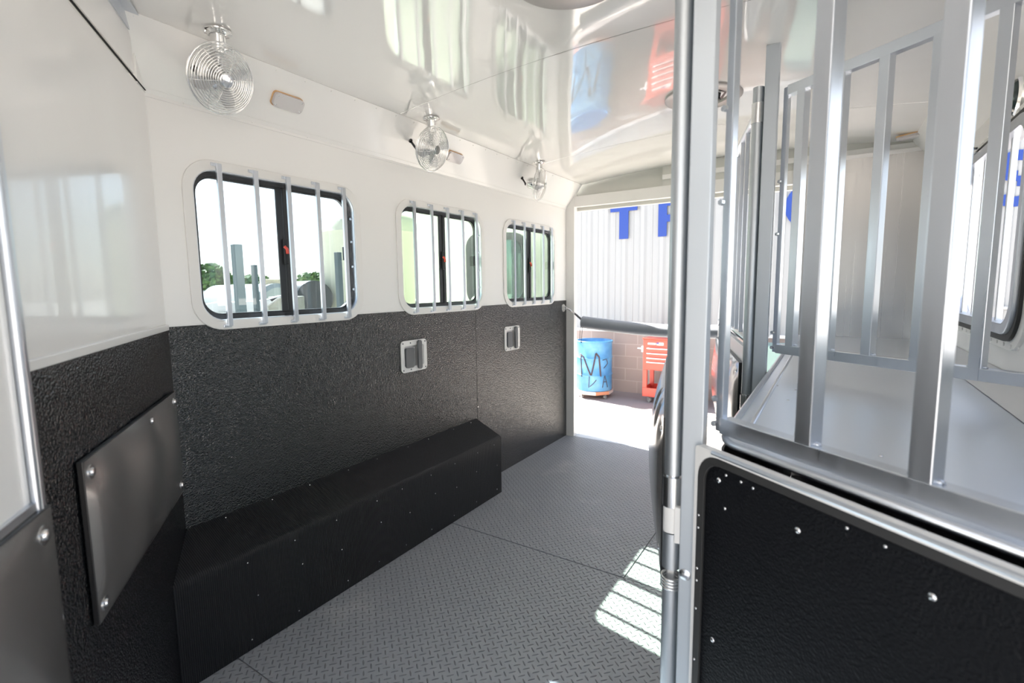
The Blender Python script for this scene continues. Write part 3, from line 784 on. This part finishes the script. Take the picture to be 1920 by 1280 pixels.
b = MB(); b.bar(st0, st1, .034, .008, (.6, 0, .8)); b.build('strap', 'strap', t, bevel=.002)
b = MB(); pts = []
for k in range(12):
    f_ = k/11; pts.append(Vector((-1.825+f_*1.45, 3.965, 1.040-.055*sin(pi*min(1, f_*.9+.0))*.9)))
b.tube(pts, .052, 22); b.build('foam_roll', 'foam', t, smooth=50)
b = MB(); b.tube([st1+Vector((.0, -.02, .0)), st1+Vector((-.02, -.03, -.06)), st1+Vector((-.022, -.03, -.15))], .0025, 6)
b.tube([st1+Vector((.0, -.02, .0)), st1+Vector((.0, -.03, -.06)), st1+Vector((-.008, -.03, -.17))], .0025, 6); b.lathe([(.004, 0), (.006, -.012), (0, -.014)], st1+Vector((-.008, -.03, -.17)), Z_, 8)
b.build('drawstring', 'strap', t, smooth=True)

# ================================================================== OUTSIDE REAR
MB().box(-90, 90, -60, 90, -.60, -.40).build('ground', 'gravel', kind='structure')
YB = 7.74
MB().box(-8, 8, YB-.95, YB+.2, -.41, -.392).build('ground_apron', 'conc', kind='structure')
t = thing('metal_building', 'white corrugated metal building on a block base with big blue letters', 'building', (0, YB, -.4))
b = MB(); xs_ = []; x = -5.2
b.box(-5.0, 9.0, YB, YB+.25, -.42, .60); b.build('block_base', 'block', t)
b = MB(); b.box(-5.02, 9.02, YB-.03, YB+.2, .595, .64); b.build('sill', 'white', t)
b = MB(); pts = []; x = -5.0; pitch = .30
while x < 9.0:
    for dx, dy in ((0, 0), (.035, -.03), (.085, -.03), (.12, 0), (.185, 0), (.19, -.008), (.21, -.008), (.215, 0)): pts.append((x+dx, YB+dy))
    x += pitch
lo = [b.b.verts.new((p[0], p[1]-.005, .62)) for p in pts]; hi = [b.b.verts.new((p[0], p[1]-.005, 4.2)) for p in pts]
for i in range(len(pts)-1): b.face([lo[i], lo[i+1], hi[i+1], hi[i]])
b.box(-5.0, 9.0, YB+.05, YB+6, .6, 4.2)
b.build('corrugated_wall', 'corr', t)
b = MB(); b.box(-5.3, 9.3, YB-.25, YB+6.3, 4.15, 4.35); b.build('roof', 'corr', t)
def letter(polys, x0, z0, name='letter'):
    b = MB()
    for pl_ in polys: b.plate([(p[0], p[1]) for p in pl_], [], (x0, YB-.034, z0), X_, Z_, 0, .012)
    b.build(name, 'blue', t)
letter([rect(0, .44, .43, .555), rect(.15, .30, 0, .43)], -3.065, 2.08)                                   # T
arcR = [(.12+.20*1.0, .43)]
bowl = [(.13, .555), (.30, .555)]+[(.30+.15*sin(radians(a)), .385+.17*cos(radians(a))) for a in range(15, 180, 15)]+[(.30, .215), (.13, .215), (.13, .32), (.29, .32)]+[(.29+.055*sin(radians(a)), .385-.065*cos(radians(a))) for a in range(15, 180, 15)]+[(.29, .45), (.13, .45)]
letter([rect(0, .13, 0, .555), bowl, [(.20, .23), (.33, .23), (.47, 0), (.32, 0)]], -2.295, 2.08)          # R
def arc(cx, cy, ro, ri, a0, a1, sx=1., n=24):
    o_ = [(cx+sx*ro*cos(radians(a0+(a1-a0)*k/n)), cy+ro*sin(radians(a0+(a1-a0)*k/n))) for k in range(n+1)]
    i_ = [(cx+sx*ri*cos(radians(a0+(a1-a0)*k/n)), cy+ri*sin(radians(a0+(a1-a0)*k/n))) for k in range(n+1)]
    return o_+i_[::-1]
letter([arc(.27, .285, .295, .165, 45, 315, .92)], -.60, 2.08)                                             # C
letter([arc(.27, .42, .165, .055, 20, 270, 1.25), arc(.27, .145, .165, .055, 90, -160, 1.25)], 1.36, 2.18)  # S
MB().box(1.24, 1.34, YB-.12, YB-.04, -.38, 4.0).build('downspout', 'navy', t, bevel=.01)
b = MB(); b.tube([(1.62, YB-.02, 1.05), (1.62, YB-.15, 1.05), (1.66, YB-.16, 1.05)], .025, 12); b.build('pipe_stub', 'alu_dull', t, smooth=40)

# blue drum on dolly
DC = Vector((-3.12, 7.22, 0))
t = thing('drum_dolly', 'low wooden dolly with casters under the blue drum', 'dolly', (DC.x, DC.y, -.4))
for k in range(8):
    a = 2*pi*k/8+.1
    b = MB(); pp = [(.30*cos(a-.39), .30*sin(a-.39)), (.30*cos(a+.39), .30*sin(a+.39)), (0, 0)]
    b.plate(pp, [], (DC.x, DC.y, -.325), X_, Y_, 0, .05); b.build('deck_board', 'wood_red' if k % 2 else 'wood', t)
def caster(c, r, par, yaw=0.):
    b = MB(); a = Vector((cos(yaw), sin(yaw), 0)); b.cyl(c-a*.012+Z_*r, c+a*.012+Z_*r, r, 20)
    o_ = b.build('caster_wheel', 'caster', par, smooth=40)
    b = MB(); b.bar(c+a*.018+Z_*r, c+a*.018+Z_*(r*2+.018), .02, .003, a); b.bar(c-a*.018+Z_*r, c-a*.018+Z_*(r*2+.018), .02, .003, a); b.obox(c+Z_*(2*r+.018), (X_, Y_, Z_), (.024, .024, .003)); b.build('caster_fork', 'zinc', o_)
for k in range(4):
    a = pi/4+k*pi/2+.35; caster(DC+Vector((.25*cos(a), .25*sin(a), -.392)), .026, t, a)
t = thing('steel_drum', 'open topped light blue drum with spray painted letters against the block wall', 'drum', (DC.x, DC.y, -.275))
RD = .275
DS = .885
b = MB(); pr = [(RD-.01, 0), (RD, .01), (RD, .27), (RD+.010, .285), (RD, .30), (RD, .57), (RD+.010, .585), (RD, .60), (RD, .84), (RD+.008, .86), (RD-.006, .872), (RD-.012, .86), (RD-.014, .5), (RD-.014, .02), (0, .02)]
b.lathe([(a_, z_*DS) for a_, z_ in pr], (DC.x, DC.y, -.275), Z_, 56); b.build('body', 'drum', t, smooth=40)
b = MB(); b.ring((DC.x, DC.y, .494), Z_, RD, .010, 48, 8); b.build('rim', 'drum', t, smooth=True)
def spray(pts2, r, m='spray'):
    b = MB(); pts = []
    for (a, z) in pts2:
        a_ = radians(a); pts.append(DC+Vector(((RD+.004)*cos(a_), (RD+.004)*sin(a_), -.275+(z+.275)*DS)))
    b.tube(pts, r, 6); return b
G0 = -66-0   # direction facing camera
for st, r in (([(G0-48, .36), (G0-44, -.02)], .010), ([(G0-50, .38), (G0-36, .33), (G0-20, .12), (G0-12, .02)], .011), ([(G0-10, .02), (G0-2, .22), (G0+4, .40)], .012), ([(G0+4, .41), (G0+14, .34), (G0+20, .0)], .012)):
    fine = []
    for i in range(len(st)-1):
        for k in range(6): f_ = k/6; fine.append((st[i][0]*(1-f_)+st[i+1][0]*f_, st[i][1]*(1-f_)+st[i+1][1]*f_))
    fine.append(st[-1]); o_ = spray(fine, r).build('sprayed_stroke', 'spray', t, smooth=True)
for st in ([(G0+26, -.20), (G0+34, .02), (G0+46, -.20)], [(G0+29, -.10), (G0+42, -.10)], [(G0+26, .28), (G0+40, .30), (G0+46, .22), (G0+30, .14)], [(G0-18, -.20), (G0-16, .0)], [(G0-14, -.18), (G0-2, -.12), (G0+6, -.06)]):
    fine = []
    for i in range(len(st)-1):
        for k in range(5): f_ = k/5; fine.append((st[i][0]*(1-f_)+st[i+1][0]*f_, st[i][1]*(1-f_)+st[i+1][1]*f_))
    fine.append(st[-1]); spray(fine, .0055).build('sprayed_stroke', 'spray', t, smooth=True)

# red tool chest
t = thing('tool_cart', 'red rolling tool chest with drawers beside the blue drum', 'tool chest', (-1.95, 7.3, -.4))
tx0, tx1, ty0, ty1 = -2.33, -1.55, 7.18, 7.58
b = MB(); b.box(tx0, tx1, ty0+.01, ty1, .10, .555); b.build('cabinet', 'chest', t, bevel=.006)
b = MB(); b.box(tx0-.01, tx1+.01, ty0-.005, ty1, .555, .575); b.build('lid', 'chest', t, bevel=.004)
for (z0, z1, x1_) in ((.365, .43, .60), (.30, .355, .60), (.235, .285, .77), (.11, .225, .77)):
    b = MB(); b.box(tx0+.06, tx0+x1_-.005, ty0-.006, ty0+.02, z0, z1); dr_ = b.build('drawer', 'chest', t, bevel=.003)
    b = MB(); b.box(tx0+.06, tx0+x1_-.005, ty0-.018, ty0-.004, z1-.014, z1); b.build('pull', 'decal', dr_, bevel=.002)
b = MB(); b.box(tx0+.60, tx1-.03, ty0-.004, ty0+.02, .30, .43); b.build('side_drawer', 'chest', t, bevel=.003)
b = MB(); b.plate(rect(tx0+.07, tx0+.19, .480, .505), [], (0, ty0+.009, 0), X_, Z_, 0, .002); b.plate(rect(tx0+.20, tx0+.30, .475, .515), [], (0, ty0+.009, 0), X_, Z_, 0, .002)
b.plate(rect(tx0+.36, tx0+.39, .485, .51), [], (0, ty0+.009, 0), X_, Z_, 0, .002); b.build('decal', 'decal', t)
b = MB(); b.plate(rect(tx0+.20, tx0+.235, .496, .515), [], (0, ty0+.007, 0), X_, Z_, 0, .002); b.build('flag_patch', 'blue', t)
for (x, y) in ((tx0+.03, ty0+.03), (tx1-.03, ty0+.03), (tx0+.03, ty1-.03), (tx1-.03, ty1-.03)):
    b = MB(); b.box(x-.03, x+.03, y-.02, y+.02, -.20, .10); b.build('leg', 'chest', t)
b = MB(); b.box(tx0, tx1, ty0, ty0+.01, -.30, -.17); b.box(tx0, tx1, ty1-.01, ty1, -.30, -.17); b.box(tx0, tx0+.01, ty0, ty1, -.30, -.17); b.box(tx1-.01, tx1, ty0, ty1, -.30, -.17); b.box(tx0, tx1, ty0, ty1, -.30, -.29); b.build('lower_tray', 'chest', t)
b = MB(); b.box(tx0-.10, tx0-.005, ty0+.05, ty0+.07, .40, .42); b.box(tx0-.03, tx0, ty0+.02, ty0+.10, .36, .45); b.build('side_handle', 'decal', t, bevel=.004)
for (x, y) in ((tx0+.09, ty0+.05), (tx1-.09, ty0+.05), (tx0+.12, ty1-.06), (tx1-.12, ty1-.06)): caster(Vector((x, y, -.392)), .038, t, .9)
t2 = tag(MB().obox((tx0+.26, ty0+.12, -.262), (Vector((1, .3, .1)), Vector((-.3, 1, 0)), Z_), (.16, .07, .012)).build('rag', 'decal', bevel=.006), 'crumpled white rag lying on the lower tray of the tool chest', 'rag')

# teal cabinet seen through the rear gap
b = MB(); b.box(-.85, -.42, 7.2, 7.6, -.39, .55); tag(b.build('utility_box', 'teal', bevel=.02), 'teal box standing by the building, seen through the gap beside the rear post', 'box')

# ================================================================== OUTSIDE LEFT
# cream poly tank
t = thing('storage_tank', 'tall cream plastic storage tank with domed top outside the windows', 'tank', (-8.25, 7.40, -.4))
b = MB(); b.lathe([(1.04, 0), (1.05, .05), (1.04, 2.82), (1.062, 2.87), (1.04, 2.93), (1.01, 3.08), (.90, 3.20), (.66, 3.29), (.30, 3.36), (.28, 3.42), (0, 3.43)], (-8.25, 7.40, -.4), Z_, 56); b.build('shell', 'poly', t, smooth=40)
b = MB(); b.lathe([(.24, 3.42), (.24, 3.48), (0, 3.50)], (-8.25, 7.40, -.4), Z_, 32); b.build('cap', 'poly', t, smooth=40)
# grey horizontal tank
ta, tb = Vector((-11.0, 6.9, .99)), Vector((-16.2, 8.15, .99)); ax = (ta-tb).normalized(); Lt = (ta-tb).length
t = thing('horizontal_tank', 'grey horizontal cylinder tank with tan lid seen through the first window', 'tank', (-12.9, 7.5, -.4))
b = MB(); b.lathe([(0, -.16), (.24, -.14), (.40, -.06), (.50, .07), (.50, Lt-.07), (.40, Lt+.03), (0, Lt+.07)], tb, ax, 40); b.build('shell', 'tank', t, smooth=30)
b = MB(); b.lathe([(.20, 0), (.20, .12), (.215, .13), (.215, .17), (0, .18)], ta-ax*.45+Z_*.43, Z_, 28); b.build('lid', 'tan', t, smooth=30)
b = MB()
for p in (ta-ax*.5, tb+ax*.5): b.obox(p+Vector((0, 0, -.93)), (ax, Vector((-ax.y, ax.x, 0)), Z_), (.08, .36, .46))
b.build('saddle', 'post_steel', t)
# machine with cream hood and hopper
t = thing('sprayer_cart', 'white hooded cart with handwritten script in front of the grey tank', 'machine', (-8.3, 4.3, -.4))
b = MB(); pa, pb = Vector((-8.62, 3.93, 0)), Vector((-7.95, 4.50, 0)); dv = (pb-pa); Lp = dv.length; dv.normalize(); nv = Vector((dv.y, -dv.x, 0))
prof = [(0, .99), (.02, 1.06), (.12, 1.12), (.30, 1.155), (.62, 1.16), (.95, 1.17), (1.15, 1.20), (1.3, 1.25), (1.45, 1.27), (1.45, 1.235), (1.3, 1.20), (1.12, 1.08), (1.0, .99)]
b.plate(prof, [], pa, dv, Z_, -.35, .0); b.build('hood', 'hood', t, bevel=.02, smooth=40)
b = MB(); hc = pa+dv*1.45
b.plate([(-.35, 1.23), (.10, 1.23), (.10, .95), (.0, .55), (-.15, .55), (-.35, .95)], [], hc-nv*.12, dv, Z_, -.5, 0); b.build('hopper', 'hopper', t, bevel=.02)
b = MB()
script = [(.05, 1.045), (.03, 1.06), (.05, 1.08), (.075, 1.07), (.055, 1.04), (.085, 1.035), (.10, 1.055), (.115, 1.075), (.105, 1.035), (.125, 1.045), (.14, 1.058), (.145, 1.036), (.165, 1.05), (.18, 1.058), (.185, 1.036), (.205, 1.052), (.215, 1.036), (.235, 1.05), (.25, 1.038)]
b.tube([pa+dv*u+Z_*v_-nv*.0+dv.cross(Z_)*.004 for u, v_ in script], .0045, 5); b.build('script_mark', 'black', t)
b = MB(); b.tube([pa+dv*.05+Z_*.98-nv*.1, pa+dv*.02+Z_*.85-nv*.1, pa+dv*.3+Z_*.84-nv*.1, pa+dv*.36+Z_*.97-nv*.1], .015, 8)
b.box(-8.5, -8.0, 4.05, 4.6, .35, .9); b.cyl((-8.4, 4.3, .0), (-8.4, 4.3, .5), .05, 10)
for (x, y) in ((-8.4, 4.2), (-8.1, 4.4)): b.cyl((x-.03, y, -.1), (x+.03, y, -.1), .30, 24)
b.obox(hc+Z_*.05-nv*-.15, (dv, nv, Z_), (.3, .2, .5))
b.build('undercarriage', 'tank', t)
# coil of black corrugated pipe
t = thing('pipe_coil', 'large coil of black corrugated pipe outside the first window', 'pipe coil', (-8.8, 6.1, -.4))
c0, c1 = Vector((-8.34, 5.96, 1.17)), Vector((-9.3, 6.30, 1.17)); ax = (c0-c1).normalized()
b = MB()
for k in range(9): b.ring(c1+(c0-c1)*k/8, ax, .275, .066, 40, 10)
b.cyl(c1, c0+ax*.02, .20, 30); b.build('coil', 'hose', t, smooth=True)
b = MB(); b.lathe([(.0, .0), (.32, .0), (.34, .02), (.32, .04), (0, .03)], c0+ax*.03, ax, 40); b.build('end_flange', 'hose', t, smooth=30)
b = MB(); b.obox((-8.85, 6.14, .27), (ax, Vector((-ax.y, ax.x, 0)), Z_), (.45, .25, .70)); b.build('stand', 'post_steel', t)
for (x, y, zt_, r, lab) in ((-4.065, 2.214, 1.72, .032, 'dark steel stake post nearest the first window, taller looking of the left pair'), (-6.89, 3.98, 1.70, .032, 'dark steel stake post behind the grey tank lid, shorter looking'), (-5.06, 3.974, 1.79, .032, 'dark steel stake post in front of the cream storage tank')):
    b = MB(); b.box(x-r, x+r, y-r, y+r, -.4, zt_); tag(b.build('stake_post', 'post_steel', bevel=.004), lab, 'post')
# the trailer's own left rear door, swung wide open past the corner
DH = Vector((-2.068, 4.05, 0)); DD = Vector((-.669, -.743, 0)).normalized(); DN = Vector((.743, -.669, 0)).normalized()
t = thing('door_3', None, None, tuple(DH), kind='structure')
WC = .60
b = MB(); b.plate(rect(.02, 1.285, -.04, 2.12), [rr(.50, .56, .11, WC, 1.50)], DH, DD, Z_, -.022, .022)
if DD.cross(Z_).dot(DN) < 0: pass
b.build('door_leaf', 'cream', t)
b = MB(); b.plate(rr(.56, .64, .14, WC, 1.50), [rr(.44, .52, .09, WC, 1.50)], DH, DD, Z_, -.034, .034); fr = b.build('window_frame', 'blackframe', t, smooth=30)
b = MB(); b.plate(rr(.46, .54, .10, WC, 1.50), [], DH, DD, Z_, -.003, .003); b.build('pane', 'glass_dark', fr)
b = MB(); b.obox(DH+DD*(WC-.03)+Z_*1.50, (DD, DN, Z_), (.012, .012, .26)); b.build('mullion', 'blackframe', fr)
b = MB(); b.obox(DH+DD*1.28+Z_*1.04, (DD, DN, Z_), (.012, .030, 1.09)); b.build('edge_trim', 'alu', t, bevel=.003)
for z in (.3, 1.0, 1.8):
    b = MB(); b.cyl(DH+Z_*(z-.06), DH+Z_*(z+.06), .018, 14); b.build('hinge', 'zinc', t, smooth=35)
# distant tree, shed, fence
def tree(x, y, h, r, lab):
    t = thing('tree', lab, 'tree', (x, y, -.4))
    b = MB(); b.tube([(x, y, -.4), (x+.2, y, h*.3), (x, y+.2, h*.6)], [.35, .25, .12], 8); b.build('trunk', 'bark', t, smooth=True)
    b = MB(); rd = random.Random(int(x*10))
    for k in range(1400):
        a, e = rd.uniform(0, 2*pi), math.acos(rd.uniform(-.6, 1)); q_ = rd.uniform(.6, 1.05)
        lump = 1+.22*sin(3*a+x)*sin(2.5*e)
        p = Vector((x, y, h*.62))+Vector((cos(a)*sin(e)*r*q_*lump, sin(a)*sin(e)*r*q_*lump, cos(e)*h*.42*q_*lump))
        s_ = rd.uniform(.25, .6); n_ = Vector((rd.uniform(-1, 1), rd.uniform(-1, 1), rd.uniform(-.3, 1))).normalized(); t1 = n_.orthogonal().normalized(); t2_ = n_.cross(t1)
        b.face([b.b.verts.new(p+t1*s_), b.b.verts.new(p+t2_*s_*.6), b.b.verts.new(p-t1*s_), b.b.verts.new(p-t2_*s_*.6)])
    b.lathe([(0, -h*.25), (r*.7, -h*.1), (r*.78, h*.1), (r*.5, h*.3), (0, h*.38)], (x, y, h*.62), Z_, 14)
    b.build('foliage', 'leaf', t)
tree(-62.5, 30.2, 3.9, 2.6, 'bushy green tree on the horizon at the left of the first window')
tree(-58, 33.2, 2.6, 2.0, 'low green tree behind the grey tank on the horizon')
tree(-50, 36.5, 2.8, 2.6, 'green tree on the horizon right of the window mullion')
t = thing('distant_shed', 'pale low shed on the horizon below the tree', 'shed', (-43, 20.5, -.4))
b = MB(); b.box(-46, -43, 19.0, 20.4, -.4, 1.2); b.build('wall', 'cream', t)
b = MB(); b.box(-46.2, -42.8, 18.8, 20.6, 1.2, 1.3); b.build('roof', 'corr', t)
t = thing('yard_fence', 'low grey rail fence across the yard at the horizon', 'fence', (-40, 22, -.4))
b = MB()
for z in (.3, .7, 1.05): b.bar((-42, 17, z), (-36, 32, z), .08, .12)
b.build('rail', 'corr', t)
for k in range(8):
    f_ = k/7; b = MB(); b.box(-42+6*f_-.06, -42+6*f_+.06, 17+15*f_-.06, 17+15*f_+.06, -.4, 1.1); b.build('fence_post', 'corr', t)
